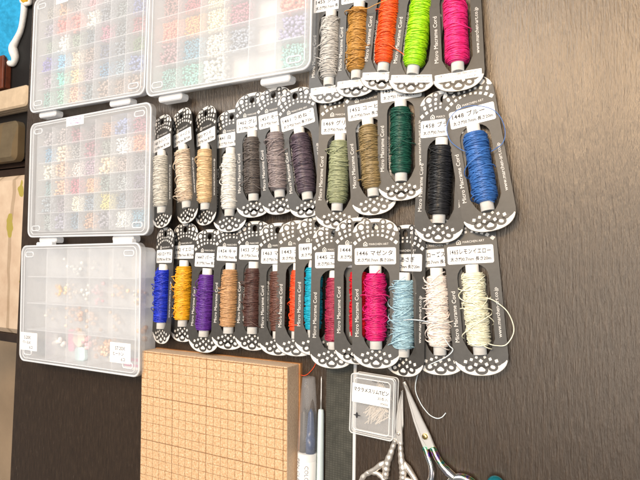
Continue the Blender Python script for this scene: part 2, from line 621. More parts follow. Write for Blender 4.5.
def beads_obj(name, items, origin, rot, label):
    """items = (x, y, z, r, squash, colour) in the box's own cm"""
    V = []; F = []; C = []
    nv = len(ICO_V)
    for i, (x, y, z, r, q, c) in enumerate(items):
        V.append(ICO_V * [r, r * q, r] + [x, y, z])
        F += [tuple(k + i * nv for k in f) for f in ICO_F]
        C.append(np.tile(np.array([c[0], c[1], c[2], 1.0]), (nv, 1)))
    me = bpy.data.meshes.new(name)
    me.from_pydata((np.concatenate(V) * CM).tolist(), [], F)
    at = me.color_attributes.new("col", 'FLOAT_COLOR', 'POINT')
    at.data.foreach_set("color", np.concatenate(C).ravel())
    me.polygons.foreach_set("use_smooth", [True] * len(F))
    me.materials.append(M['beads'])
    o = bpy.data.objects.new(name, me); COL.objects.link(o)
    o.location = [v * CM for v in origin]; o.rotation_euler = (0, 0, rad(rot))
    return tag(o, label, "beads", "beads in the organiser boxes", 'stuff')


def bead_box(origin, rot, w, h, z, inset, cols, rows, label, latches, hinge):
    t = empty("bead_organizer", origin, rot)
    tag(t, label, "bead box", "frosted bead organiser boxes")
    # tray
    mb = MB()
    x0, x1, y0, y1 = inset, w - inset, inset * 0.6, h - inset * 0.6
    o1 = rrect(x0, x1, y0, y1, 0.8)
    b1 = rrect(x0 + 0.25, x1 - 0.25, y0 + 0.2, y1 - 0.2, 0.8)
    n = len(o1)
    V = [(x, y, 0.05) for x, y in b1] + [(x, y, z - 0.3) for x, y in o1]
    mb.add(V, [tuple(range(n - 1, -1, -1))] + [(i, (i + 1) % n, n + (i + 1) % n, n + i) for i in range(n)])
    for z_ in (z * 0.62,):
        pass
    tray = mb.build("tray", M['tray'], t)
    cw = (w - 2 * inset - 0.6) / cols; ch = (h - 1.2 * inset - 0.6) / rows
    cx0 = inset + 0.3; cy0 = inset * 0.6 + 0.3
    mb = MB()
    for i in range(1, cols):
        x = cx0 + i * cw
        mb.box(x - 0.05, x + 0.05, cy0 - 0.2, cy0 + rows * ch + 0.2, 0.12, z - 0.35)
    for j in range(1, rows):
        y = cy0 + j * ch
        for i in range(cols):
            mb.box(cx0 + i * cw + 0.06, cx0 + (i + 1) * cw - 0.06, y - 0.05, y + 0.05, 0.12, z - 0.35)
    mb.build("divider", M['divider'], tray)
    # lid: plate, skirt and raised rim
    mb = MB()
    a = rrect(0, w, 0, h, 1.0); b = rrect(0.12, w - 0.12, 0.12, h - 0.12, 0.95); n = len(a)
    V = [(x, y, z - 0.75) for x, y in a] + [(x, y, z - 0.14) for x, y in a] + [(x, y, z) for x, y in b]
    F = [tuple(2 * n + i for i in range(n))]
    for k in range(2):
        F += [(k * n + i, k * n + (i + 1) % n, (k + 1) * n + (i + 1) % n, (k + 1) * n + i) for i in range(n)]
    mb.add(V, F)
    lid = mb.build("lid", M['lid'], t)
    mb = MB()
    loop = rrect(0.10, w - 0.10, 0.10, h - 0.10, 0.95); loop.append(loop[0])
    mb.tube([(x, y, z - 0.04) for x, y in loop], 0.12, 6, cap=False)
    loop = rrect(0.75, w - 0.75, 0.45, h - 0.45, 0.7); loop.append(loop[0])
    mb.tube([(x, y, z + 0.0) for x, y in loop], 0.06, 6, cap=False)
    for px, py in ((1.9, 1.25), (w - 2.0, 1.25), (1.9, h - 1.25), (w - 2.0, h - 1.25)):
        L = rrect(px - 0.85, px + 0.85, py - 0.32, py + 0.32, 0.3); L.append(L[0])
        mb.tube([(x, y, z + 0.01) for x, y in L], 0.085, 6, cap=False)
    mb.build("raised_rim", M['rim'], lid, True)
    for lx in latches:
        mb = MB(); mb.prism(rrect(lx - 1.9, lx + 1.9, -0.75, 0.1, 0.35), z - 1.5, z - 0.35, inset=0.12)
        mb.build("latch", M['rim'], t)
    for lx in hinge:
        mb = MB(); mb.prism(rrect(lx - 1.7, lx + 1.7, h - 0.1, h + 0.45, 0.2), z - 1.3, z - 0.6, inset=0.1)
        mb.build("hinge", M['rim'], t)
    return t, (cx0, cy0, cw, ch)


def fill(seed, grid, rows, colours, dens=52):
    """colours[row from bottom][col]"""
    rnd = random.Random(seed)
    cx0, cy0, cw, ch = grid
    it = []
    for j, rw in enumerate(colours):
        for i, c in enumerate(rw):
            if c is None: continue
            lc = lin(c)
            r0 = rnd.choice((0.14, 0.16, 0.18, 0.23))
            nx = int(cw * 0.95 / (1.55 * r0)); ny = int(ch * 0.95 / (1.55 * r0))
            lean = rnd.uniform(-0.5, 0.5)
            for a in range(nx):
                for b in range(ny):
                    for lay in range(3):
                        if lay and rnd.random() < 0.22 * lay: continue
                        if not lay and rnd.random() < 0.06: continue
                        u = (a + 0.5 + rnd.uniform(-0.45, 0.45)) / nx; v = (b + 0.5 + rnd.uniform(-0.45, 0.45)) / ny
                        hgt = 0.2 + r0 * (1.0 + 1.5 * lay) + 0.35 * max(0, lean * (u - 0.5) + 0.25 * (1 - v)) + rnd.uniform(-0.05, 0.08)
                        s = rnd.uniform(0.72, 1.18)
                        it.append((cx0 + (i + 0.05 + 0.9 * u) * cw, cy0 + (j + 0.06 + 0.88 * v) * ch, hgt, r0, rnd.uniform(0.7, 1.0), tuple(min(1, q * s) for q in lc)))
    return it


GR = (150, 150, 150); TP = (170, 150, 138); MV = (150, 120, 135)
b1c = [[(110, 175, 165), (135, 205, 180), (235, 185, 150), (120, 140, 150), TP, TP, TP],
       [(165, 150, 170), (100, 220, 205), (250, 220, 165), (165, 150, 165), (60, 140, 185), (135, 170, 190), (110, 135, 190)],
       [(105, 95, 190), (95, 195, 235), (230, 215, 190), (160, 140, 130), (75, 95, 135), (120, 135, 150), (95, 130, 85)],
       [(140, 160, 145), (245, 245, 240), (130, 150, 130), (95, 115, 130), (190, 105, 140), (110, 125, 135), (160, 65, 85)],
       [(150, 145, 165), (235, 120, 105), (245, 135, 120), (250, 245, 235), (125, 135, 150), (120, 135, 140), (80, 100, 170)],
       [(165, 160, 150), (220, 170, 120), (170, 165, 165), (215, 150, 160), (165, 165, 170), (150, 155, 165), (95, 110, 160)]]
btc = [[(120, 185, 180), (115, 200, 190), (235, 240, 235), None, None, (130, 205, 200)],
       [(165, 120, 130), (70, 155, 185), (240, 238, 228), (150, 165, 185), None, (150, 150, 195)],
       [(245, 145, 110), (235, 165, 70), (250, 235, 200), (175, 90, 120), None, (245, 150, 125)],
       [(160, 110, 105), (185, 70, 90), (245, 230, 200), (170, 120, 150), (190, 180, 180), (200, 150, 140)],
       [(150, 130, 150), (180, 130, 120), (220, 200, 180), (160, 150, 160), None, (160, 170, 190)]]
b2c = [[(150, 165, 165), (150, 150, 175), (95, 130, 155), (205, 160, 125), (150, 150, 165), (235, 238, 235), (95, 160, 190)],
       [(150, 165, 175), (140, 130, 145), (245, 240, 220), (120, 145, 165), (225, 215, 115), (110, 130, 145), (140, 130, 145)],
       [(120, 160, 165), (230, 180, 140), (195, 75, 110), (230, 175, 125), (125, 145, 140), (170, 180, 185), (120, 115, 140)],
       [(235, 232, 215), (225, 185, 150), (235, 225, 220), (180, 150, 175), (245, 225, 190), (180, 165, 160), (130, 130, 140)],
       [(90, 165, 205), (235, 215, 190), (160, 160, 160), (165, 90, 115), (145, 155, 150), (240, 242, 242), (230, 150, 110)],
       [(165, 160, 165), (170, 160, 160), (160, 85, 105), (140, 125, 135), (195, 150, 120), (125, 145, 195), (165, 85, 115)]]

O1 = (-75.2, 19.85, 0); O2 = (-74.8, 2.3, 0); OT = (-51.9, 19.0, 0); O3 = (-74.2, -14.55, 0)
t1, g1 = bead_box(O1, -1.0, 23.1, 16.2, 2.2, 0.8, 7, 6, "frosted bead box at the table's left edge, full of pastel and blue beads", (3.5, 18.2), ())
tt, gt = bead_box(OT, -0.6, 23.2, 16.0, 2.2, 0.8, 6, 5, "frosted bead box right above the grey thread cards, with some empty cells", (3.6, 18.6), ())
t2, g2 = bead_box(O2, 0.3, 24.0, 16.0, 2.2, 1.2, 7, 6, "frosted bead box in the middle of the left column with a small purple printed sticker", (4.0, 19.0), ())
t3, g3 = bead_box(O3, 1.0, 23.5, 15.7, 3.2, 0.6, 5, 4, "deep frosted box with few beads, two handwritten notes and pink charms, beside the cork board", (), (4, 19.5))

beads_obj("bead_fill", fill(1, g1, 6, b1c), O1, -1.0, "pastel and blue beads inside the box at the table's left edge")
beads_obj("bead_fill", fill(2, gt, 5, btc, 62), OT, -0.6, "orange, teal and white beads inside the box above the grey thread cards")
beads_obj("bead_fill", fill(3, g2, 6, b2c), O2, 0.3, "muted mixed beads inside the box with the purple printed sticker")

rnd = random.Random(9)
it3 = []


def clump(cx, cy, n, spread, r, c, q=1.0):
    for k in range(n):
        s = rnd.uniform(0.85, 1.15)
        it3.append((cx + rnd.gauss(0, spread), cy + rnd.gauss(0, spread), 0.3 + r + rnd.random() * 0.5, r * rnd.uniform(0.8, 1.1), q, tuple(min(1, v * s) for v in lin(c))))


clump(5.2, 9.6, 12, 0.55, 0.28, (245, 190, 90)); clump(6.3, 9.4, 8, 0.5, 0.25, (240, 200, 150))
clump(12.6, 8.9, 7, 0.5, 0.25, (240, 170, 185)); clump(17.0, 9.5, 9, 0.6, 0.3, (240, 200, 160)); clump(20.2, 9.2, 6, 0.4, 0.25, (190, 190, 190))
clump(9.0, 6.2, 14, 0.8, 0.32, (225, 180, 150)); clump(12.2, 6.0, 12, 0.8, 0.32, (225, 190, 165))
clump(21.3, 5.2, 6, 0.35, 0.4, (215, 165, 120))
clump(5.6, 2.6, 11, 0.55, 0.38, (248, 245, 238)); clump(13.8, 2.6, 22, 0.8, 0.28, (215, 165, 125)); clump(14.3, 2.0, 12, 0.5, 0.22, (240, 215, 180))
clump(11.3, 3.0, 10, 0.6, 0.33, (240, 170, 180))
for cx, cy, c_ in ((3.0, 6.4, (225, 215, 200)), (7.4, 6.3, (235, 205, 180)), (10.6, 9.4, (225, 225, 220)), (8.6, 9.0, (235, 220, 200)), (16.6, 6.0, (230, 205, 180)), (20.6, 9.0, (215, 180, 140)), (12.6, 2.2, (235, 205, 195)), (15.6, 3.0, (215, 170, 135)), (17.0, 2.4, (225, 190, 160)), (13.0, 9.8, (245, 200, 205))):
    clump(cx, cy, 9, 0.65, 0.27, c_)
for cx, cy in ((7.5, 13.4), (9.0, 12.8), (12.4, 13.2), (17, 12.5), (8.4, 12.2)):
    clump(cx, cy, 4, 0.5, 0.28, (235, 235, 230))
beads_obj("bead_fill", it3, O3, 1.0, "few pearl and gold beads inside the deep box with handwritten notes")


def charm(x, y, rz, mat, label, pts, z0=0.5):
    o_ = Matrix.Rotation(rad(1.0), 4, 'Z') @ Vector((x, y, 0))
    t = empty("charm", (O3[0] + o_.x, O3[1] + o_.y, z0), rz)
    tag(t, label, "charm", "charms in the deep frosted box")
    mb = MB(); mb.prism(pts, 0, 0.5, inset=0.1); mb.build("body", mat, t)
    mb = MB(); a = np.linspace(0, 2 * math.pi, 16); top = max(p[1] for p in pts)
    mb.tube(np.stack([0.18 * np.cos(a), top + 0.14 + 0.18 * np.sin(a), np.full(16, 0.25)], 1), 0.05, 6); mb.build("ring", M['gold'], t, True)
    return t


charm(7.8, 3.0, 4, M['charmpink'], "bright pink bar charm beside the white pearls", rrect(-0.55, 0.55, -1.5, 1.4, 0.25))
bear = []
for i in range(40):
    a = 2 * math.pi * i / 40
    bear.append(((1.15 + 0.12 * math.cos(5 * a)) * math.cos(a), (1.05 + 0.12 * math.sin(3 * a)) * math.sin(a)))
charm(9.6, 3.4, -8, M['charmcream'], "cream and pink flower charm beside the bright pink bar charm", bear, 0.7)
charm(9.9, 1.4, 5, M['charmaqua'], "pale aqua square charm below the cream flower charm", rrect(-1.0, 1.0, -0.95, 0.85, 0.5), 0.65)


def paper_label(parent, x, y, w, h, z, lines, rot=0, mat=None, name="label_sticker"):
    mb = MB(); mb.prism(rrect(x - w / 2, x + w / 2, y - h / 2, y + h / 2, 0.08), z, z + 0.03)
    s = mb.build(name, mat or M['sticker'], parent)
    for (txt, size, tx, ty, al, im) in lines:
        mb = MB(); put_text(mb, txt, size, x + tx, y + ty, z + 0.036, 0, al, w * 0.92, bold=0.01)
        mb.build("lettering", im, s)
    return s


paper_label(t2, 9.8, 15.35, 3.6, 1.25, 2.2, [("ビーズケース", 0.42, 0, 0.2, 'C', M['purple_ink']), ("アソートNo.2", 0.34, 0, -0.33, 'C', M['purple_ink'])])
paper_label(t1, 6.4, 15.0, 2.6, 1.0, 2.2, [("ビーズ", 0.4, 0, 0.1, 'C', M['purple_ink'])])
paper_label(t3, 2.1, 2.7, 3.7, 2.4, 3.2, [("5.20X", 0.6, -0.3, 0.55, 'C', M['grey_ink']), ("パールX", 0.5, -0.5, -0.1, 'C', M['grey_ink']), ("6コ", 0.5, 0.5, -0.75, 'C', M['grey_ink'])], name="paper_note")
paper_label(t3, 20.2, 2.6, 3.6, 2.4, 3.2, [("57.20X", 0.6, 0, 0.55, 'C', M['grey_ink']), ("ヒートン", 0.5, -0.3, -0.1, 'C', M['grey_ink']), ("6コ", 0.5, 0.5, -0.75, 'C', M['grey_ink'])], name="paper_note")
o_ = Matrix.Rotation(rad(1.0), 4, 'Z') @ Vector((20.6, 1.2, 0))
t = empty("striped_tag", (O3[0] + o_.x, O3[1] + o_.y, 1.6), 1)
tag(t, "white tag with pink stripes below the handwritten note nearest the cork board", "tag", "charms in the deep frosted box")
mb = MB(); mb.box(-1.4, 1.4, -0.75, 0.75, 0, 0.12); mb.build("paper", M['sticker'], t)
mb = MB(); mb.box(-1.4, 1.4, 0.25, 0.6, 0.13, 0.15); mb.box(-1.4, 1.4, -0.4, -0.1, 0.13, 0.15); mb.build("stripe", M['charmpink'], t)

# ------------------------------------------------------------------ thread cards
HW = 2.25; YB, YT = -5.58, 8.25


def outline(inset=0.0, k=14):
    P = []
    hw = HW - inset
    for i in range(k + 1):
        a = math.pi * i / k
        c, s = math.cos(a), math.sin(a)
        P.append((hw * math.copysign(abs(c) ** (2 / 2.3), c), YT - 1.7 + (1.7 - inset) * abs(s) ** (2 / 2.3)))
    for i in range(k + 1):
        a = math.pi + math.pi * i / k
        c, s = math.cos(a), math.sin(a)
        P.append((hw * math.copysign(abs(c) ** (2 / 2.3), c), YB + 1.65 - (1.65 - inset) * abs(s) ** (2 / 2.3)))
    return P


def slot_loop():
    P = []
    for i in range(11):
        a = math.pi * i / 10
        P.append((1.32 * math.cos(a), 2.75 + 1.15 * math.sin(a)))
    P += [(-1.32, -2.55), (-0.95, -3.35), (-0.62, -3.8), (0.62, -3.8), (0.95, -3.35), (1.32, -2.55)]
    return P


def card_mesh():
    bm = bmesh.new()
    hole = [(0.30 * math.cos(2 * math.pi * i / 14), 7.42 + 0.36 * math.sin(2 * math.pi * i / 14)) for i in range(14)]
    for L in (outline(), slot_loop(), hole):
        vs = [bm.verts.new((x * CM, y * CM, 0)) for x, y in L]
        for i in range(len(vs)):
            bm.edges.new((vs[i], vs[(i + 1) % len(vs)]))
    bmesh.ops.triangle_fill(bm, use_beauty=True, edges=bm.edges[:])
    r = bmesh.ops.extrude_face_region(bm, geom=bm.faces[:])
    for v in [e for e in r['geom'] if isinstance(e, bmesh.types.BMVert)]:
        v.co.z -= 0.06 * CM
    bmesh.ops.recalc_face_normals(bm, faces=bm.faces[:])
    me = bpy.data.meshes.new("backing_card"); bm.to_mesh(me); bm.free()
    return me


def lace_mesh():
    mb = MB()
    z1, z2, z3 = 0.004, 0.009, 0.014
    # bottom: white crescent, dark scallops, white eyes and lozenges
    k = 28; A = []; B = []
    for i in range(k + 1):
        a = math.pi + math.pi * i / k
        c, s = math.cos(a), math.sin(a)
        A.append(((HW - 0.05) * math.copysign(abs(c) ** (2 / 2.3), c), YB + 1.65 - 1.60 * abs(s) ** (2 / 2.3)))
        B.append((2.13 * c, -4.12 + 0.8 * s))
    V = [(x, y, z1) for x, y in A] + [(x, y, z1) for x, y in B]
    mb.add(V, [(i, i + 1, k + 1 + i + 1, k + 1 + i) for i in range(2, k - 2)], 0)
    for cx, cy, rx, ry in ((0, -5.06, 0.54, 0.42), (-0.93, -4.86, 0.43, 0.36), (0.93, -4.86, 0.43, 0.36), (-1.34, -4.5, 0.34, 0.26), (1.34, -4.5, 0.34, 0.26), (0, -4.7, 0.75, 0.3)):
        mb.disc(cx, cy, rx, ry, z2, 1, 24)
    mb.poly([(-0.32, -5.09), (-0.22, -5.2), (0.22, -5.2), (0.32, -5.09), (0.26, -4.99), (0.05, -4.82), (-0.05, -4.82), (-0.26, -4.99)], z3, 0)
    q = math.pi / 4
    for s in (-1, 1):
        mb.disc(s * 0.93, -4.86, 0.2, 0.145, z3, 0, 12, -s * 0.35, 2.4)
        for x, y, r, ro in ((1.27, -4.36, 0.185, 0.28), (0.77, -4.2, 0.17, 0.35), (0.34, -4.02, 0.15, 0.4), (0.44, -4.62, 0.185, 0.4)):
            mb.disc(s * x, y, r, r * 0.93, z3, 0, 4, q + s * ro)
    mb.disc(0, -4.33, 0.19, 0.18, z3, 0, 4, 0.1)
    low = mb; mb = MB()
    # top: white corners, dark scallops, blobs and rows of squares
    A = []; B = []
    for i in range(k + 1):
        a = math.pi * i / k
        c, s = math.cos(a), math.sin(a)
        A.append(((HW - 0.04) * math.copysign(abs(c) ** (2 / 2.3), c), YT - 1.7 + 1.66 * abs(s) ** (2 / 2.3)))
        B.append(((HW - 0.38) * math.copysign(abs(c) ** (2 / 2.3), c), YT - 1.7 + 1.34 * abs(s) ** (2 / 2.3)))
    V = [(x, y, z1) for x, y in A] + [(x, y, z1) for x, y in B]
    mb.add(V, [(i, i + 1, k + 1 + i + 1, k + 1 + i) for i in range(2, k - 2)], 0)
    for s in (-1, 1):
        for x, y, r in ((1.36, 7.42, 0.25), (0.74, 7.86, 0.16), (0.72, 7.44, 0.14)):
            mb.disc(s * x, y, r + 0.17, r + 0.15, z2, 1, 18)
            mb.disc(s * x, y, r, r * 0.95, z3, 0, 12, s * 0.5, 2.5)
        mb.disc(s * 1.85, 6.72, 0.27, 0.30, z2, 1, 14)
        mb.disc(s * 1.72, 6.72, 0.14, 0.20, z3, 0, 10, -s * 0.3, 2.4)
        for x, y, r, ro in ((1.2, 6.92, 0.19, 0.4), (0.72, 7.04, 0.165, 0.2), (0.25, 7.0, 0.13, 0.1), (1.52, 6.26, 0.2, 0.6), (1.09, 6.46, 0.175, 0.45), (0.68, 6.6, 0.16, 0.25), (0.26, 6.67, 0.14, 0.1), (1.93, 5.96, 0.23, 0.7)):
            mb.disc(s * x, y, r, r * 0.95, z3, 0, 4, q - s * ro)
    return low, mb


def lettering_meshes():
    left = MB(); put_text(left, "Micro Macrame Cord", 0.50, -1.80, -0.55, 0.006, 90, 'C', 5.0)
    right = MB(); put_text(right, "www.marchen-art.co.jp", 0.44, 1.80, -0.35, 0.006, 90, 'C', 5.2)
    mb = MB()
    put_text(mb, "MARCHEN ART", 0.27, 0.32, 5.82, 0.006, 0, 'C', 1.9)
    # little house mark
    cx, cy = -0.95, 5.84
    o = [(-0.2, -0.2), (0.2, -0.2), (0.2, 0.06), (0.0, 0.24), (-0.2, 0.06)]
    n_ = [(x * 0.66, y * 0.66) for x, y in o]
    V = [(cx + x, cy + y, 0.006) for x, y in o] + [(cx + x, cy + y, 0.006) for x, y in n_]
    mb.add(V, [(i, (i + 1) % 5, 5 + (i + 1) % 5, 5 + i) for i in range(5)])
    mb.disc(cx, cy - 0.03, 0.07, 0.07, 0.006, 0, 8)
    return left, right, mb


CARD = card_mesh()
LACES = [m_.mesh("lace_print") for m_ in lace_mesh()]
LETTS = [m_.mesh("lettering") for m_ in lettering_meshes()]
mb = MB(); mb.prism(rrect(-1.95, 1.95, -0.78, 0.78, 0.16), 0.016, 0.03)
STICK = mb.mesh("label_sticker")
mb = MB(); mb.prism(rrect(-2.0, 2.0, -0.36, 0.36, 0.05), 0.018, 0.03)
STRIP = mb.mesh("barcode_sticker")
mb = MB()
put_text(mb, "品質 ポリエステル100%   MARCHEN ART", 0.2, 0, 0.18, 0.036, 0, 'C', 3.4)
put_text(mb, "マイクロマクラメコード  4 955149", 0.2, 0, -0.16, 0.036, 0, 'C', 3.4)
STRIPTXT = mb.mesh("lettering")
mb = MB()
kk = 20
V = []
for y, r in ((-3.8, 0.42), (-3.8, 0.56), (3.8, 0.56), (3.8, 0.42)):
    V += [(r * math.cos(2 * math.pi * j / kk), y, r * math.sin(2 * math.pi * j / kk)) for j in range(kk)]
F = []
for i in range(4):
    for j in range(kk):
        F.append((i * kk + j, ((i + 1) % 4) * kk + j, ((i + 1) % 4) * kk + (j + 1) % kk, i * kk + (j + 1) % kk))
mb.add(V, F)
TUBE = mb.mesh("spool_tube", True)


def wound(seed, messy, thin=False):
    """thread wound on the tube: dense winding plus crossing turns, all one strand's width; loose turns apart"""
    rnd = random.Random(seed)
    mb = MB()
    y0, y1 = -3.05, 3.1
    R0 = (0.76 if thin else 0.89) + rnd.uniform(-0.03, 0.04)
    ph = [rnd.uniform(0, 6.28) for _ in range(4)]

    def R(y):
        e = np.clip(np.minimum(y - y0, y1 - y) / 0.25, 0, 1)
        return (R0 + 0.025 * np.sin(1.7 * y + ph[0]) + 0.018 * np.sin(4.1 * y + ph[1])) - 0.13 * (1 - e) ** 2
    ys = np.linspace(y0, y1, 24)
    mb.lathe_y([(y, float(R(np.array(y))) - 0.03) for y in ys], 22)
    turns = 80; per = 16
    tt_ = np.linspace(0, turns, turns * per)
    y = y0 + 0.03 + (y1 - y0 - 0.06) * tt_ / turns + 0.035 * np.sin(tt_ * 1.9 + ph[2])
    a = tt_ * 2 * math.pi
    r = R(y) + 0.012 * np.sin(tt_ * 2.7 + ph[3])
    mb.tube(np.stack([r * np.cos(a), y, r * np.sin(a)], 1), 0.04, 4)
    # crossing turns laid over the winding in both directions
    npass = rnd.randint(9, 14)
    yy = [rnd.uniform(y0, y0 + 0.5)]
    up = True
    ths = [0.0]; ylist = [yy[0]]
    for p in range(npass):
        tgt = rnd.uniform(y1 - 1.5, y1 - 0.08) if up else rnd.uniform(y0 + 0.08, y0 + 1.5)
        rate = rnd.uniform(0.4, 1.5)
        nst = max(8, int(abs(tgt - ylist[-1]) / rate * 18))
        s0 = ylist[-1]
        for q in range(1, nst + 1):
            ylist.append(s0 + (tgt - s0) * q / nst); ths.append(ths[-1] + 2 * math.pi / 18)
        up = not up
    y = np.array(ylist); a = np.array(ths) + ph[0]
    r = R(y) + 0.07 + 0.03 * np.abs(np.sin(a * 0.37 + ph[1]))
    mb.tube(np.stack([r * np.cos(a), y, r * np.sin(a)], 1), 0.042, 4)
    loose = MB()
    for q in range(int(messy * 1.4)):
        yc = rnd.uniform(y0 + 0.3, y1 - 0.3); dy = rnd.uniform(-1.6, 1.6)
        a0 = rnd.uniform(-0.6, 0.9); span = rnd.uniform(math.pi * 0.9, math.pi * 1.25)
        s = np.linspace(0, 1, 26)
        a = a0 + span * s
        y = yc + dy * (s - 0.5) + 0.25 * np.sin(2 * math.pi * s + rnd.uniform(0, 6))
        y = np.clip(y, y0 - 0.45, y1 + 0.3)
        blow = rnd.uniform(0.04, 0.18) if rnd.random() < 0.45 else rnd.uniform(0.22, 0.55)
        side = rnd.choice((0.12, 0.5, 0.88))
        r = R(np.clip(y, y0, y1)) + 0.05 + blow * np.exp(-((s - side) / 0.28) ** 2)
        loose.tube(np.stack([r * np.cos(a), y, r * np.sin(a)], 1), 0.046, 5)
    return mb, loose


PITCH = rad(3)
# kind, x, y, z, turn, tilt, thread colour, loose turns, label, sticker line, top row?
ROW_T = "thread cards in the top row"; ROW_M = "thread cards in the middle row"; ROW_B = "thread cards in the bottom row"
T2 = "太さ約0.7mm 長さ20m"
CARDS = [
    ('silver', -27.09, 20.86, 1.15, 0.4, 4.0, (200, 198, 194), 12, "grey card with silver grey thread in the top row, nearest the bead box", "1455 シルバー", 1),
    ('gold', -24.01, 21.06, 1.15, -0.2, 4.0, (190, 140, 62), 13, "grey card with golden brown thread in the top row", "1456 ゴールド", 1),
    ('orange', -20.95, 21.33, 1.15, -4.5, 7.0, (250, 92, 26), 3, "grey card with bright orange thread in the top row, left of the lime one", "1470 オレンジ", 1),
    ('lime', -17.93, 20.60, 1.15, -5.9, 6.0, (176, 240, 18), 1, "grey card with neon lime green thread in the top row", "1471 ライム", 1),
    ('hot_pink', -14.40, 20.21, 1.15, 3.8, 9.0, (245, 40, 130), 2, "grey card with neon pink thread at the right end of the top row", "1472 ピンク", 1),
    ('pale_grey', -50.06, 8.87, 1.05, 4.9, -14.0, (206, 202, 192), 2, "narrow looking tilted card with pale grey thread, beside the middle bead box", "1460 ライトグレー", 0),
    ('beige', -46.35, 9.31, 1.05, 9.4, -14.0, (224, 205, 182), 16, "tilted card with unravelling beige thread between the pale grey and sand threads", "1451 ベージュ", 0),
    ('sand', -43.20, 9.05, 1.05, 4.2, -16.0, (226, 196, 152), 1, "tilted card with neat sand coloured thread in the middle row", "1450 サンド", 0),
    ('white', -39.58, 8.24, 1.05, 2.3, 3.0, (238, 236, 230), 5, "grey card with pure white thread in the middle row", "1441 白", 0),
    ('dark_grey', -36.48, 9.76, 1.05, 4.7, 5.0, (94, 86, 82), 12, "grey card with dark grey thread in the middle row, right of the white one", "1462 グレー", 0),
    ('mauve_grey', -33.28, 9.97, 1.05, 7.6, 5.0, (150, 138, 138), 13, "grey card with greyish mauve thread, between the dark grey and plum threads", "1457 モーブ", 0),
    ('plum', -30.10, 9.56, 1.05, 11.0, 5.0, (94, 80, 92), 5, "grey card with dusky plum thread in the middle row", "1461 うめねず", 0),
    ('sage', -26.00, 8.40, 1.05, -0.5, 12.0, (158, 164, 128), 7, "grey card with pale sage green thread in the middle row", "1469 グリーン", 0),
    ('olive', -22.58, 9.62, 1.05, 6.8, 8.0, (152, 130, 88), 7, "grey card with olive khaki thread in the middle row", "1452 コーヒー", 0),
    ('bottle_green', -19.52, 10.90, 1.05, 2.1, 6.0, (18, 84, 68), 6, "grey card with dark bottle green thread in the middle row", "1459 グリーン", 0),
    ('black', -15.75, 7.00, 1.05, -0.9, 0.5, (30, 30, 33), 4, "grey card with black thread in the middle row, left of the blue one", "1458 ブラック", 0),
    ('blue', -12.22, 7.91, 1.12, 10.6, 2.0, (58, 112, 186), 6, "grey card with denim blue thread at the right end of the middle row", "1448 ブルー", 0),
    ('royal_blue', -49.55, -4.79, 1.01, 1.5, -17.0, (24, 52, 200), 16, "narrow looking tilted card with royal blue thread beside the deep frosted box", "1450 ロイヤル", 0),
    ('yellow', -46.28, -4.29, 0.95, 2.4, -5.0, (248, 184, 34), 11, "grey card with golden yellow thread in the bottom row", "1442 イエロー", 0),
    ('purple', -42.63, -5.13, 1.23, -0.4, 0.5, (96, 40, 148), 5, "grey card with deep purple thread in the bottom row", "1447 パープル", 0),
    ('camel', -39.24, -4.49, 1.19, 1.1, 5.0, (198, 154, 108), 3, "grey card with light camel brown thread in the bottom row", "1454 キャメル", 0),
    ('dark_brown', -36.16, -4.30, 1.05, 1.8, 4.0, (84, 54, 48), 9, "grey card with dark brown thread and pale loose turns, right of the camel one", "1453 ブラウン", 0),
    ('brown', -33.02, -4.53, 0.95, 3.4, 10.0, (104, 66, 54), 2, "grey card with reddish brown thread, left of the coral orange thread", "1463 マロン", 0),
    ('coral', -30.57, -4.35, 1.03, 1.1, 17.0, (248, 86, 40), 3, "grey card with coral orange thread in the bottom row, mostly covered", "1443 コーラル", 0),
    ('turquoise', -28.2, -4.02, 1.30, 1.8, 14.0, (14, 172, 200), 0, "grey card with turquoise thread in the bottom row", "1449 ターコイズ", 0),
    ('crimson', -26.14, -4.97, 1.66, 1.3, 13.0, (168, 40, 76), 0, "grey card with wine crimson thread in the bottom row", "1445 エンジ", 0),
    ('red', -23.5, -4.28, 1.74, 2.3, 10.0, (222, 22, 44), 0, "grey card with red thread mostly hidden under the magenta thread card", "1444 レッド", 0),
    ('magenta', -21.52, -4.43, 1.84, 2.5, 12.0, (220, 18, 116), 20, "grey card with magenta thread and curling loose turns in the bottom row", "1446 マゼンタ", 0),
    ('pale_blue', -19.11, -5.02, 0.95, 0.9, -15.0, (166, 202, 216), 28, "tilted card with messy pale blue thread in the bottom row", "1464 あさぎ", 0),
    ('pale_pink', -15.89, -4.52, 0.95, 3.9, 6.0, (250, 235, 227), 24, "grey card with messy pale pink thread in the bottom row", "1466 ローズスノー", 0),
    ('lemon', -12.57, -4.16, 0.98, 6.5, 7.0, (250, 245, 220), 22, "grey card with pale lemon thread at the right end of the bottom row", "1465レモンイエロー", 0),
]
THINGS = {}
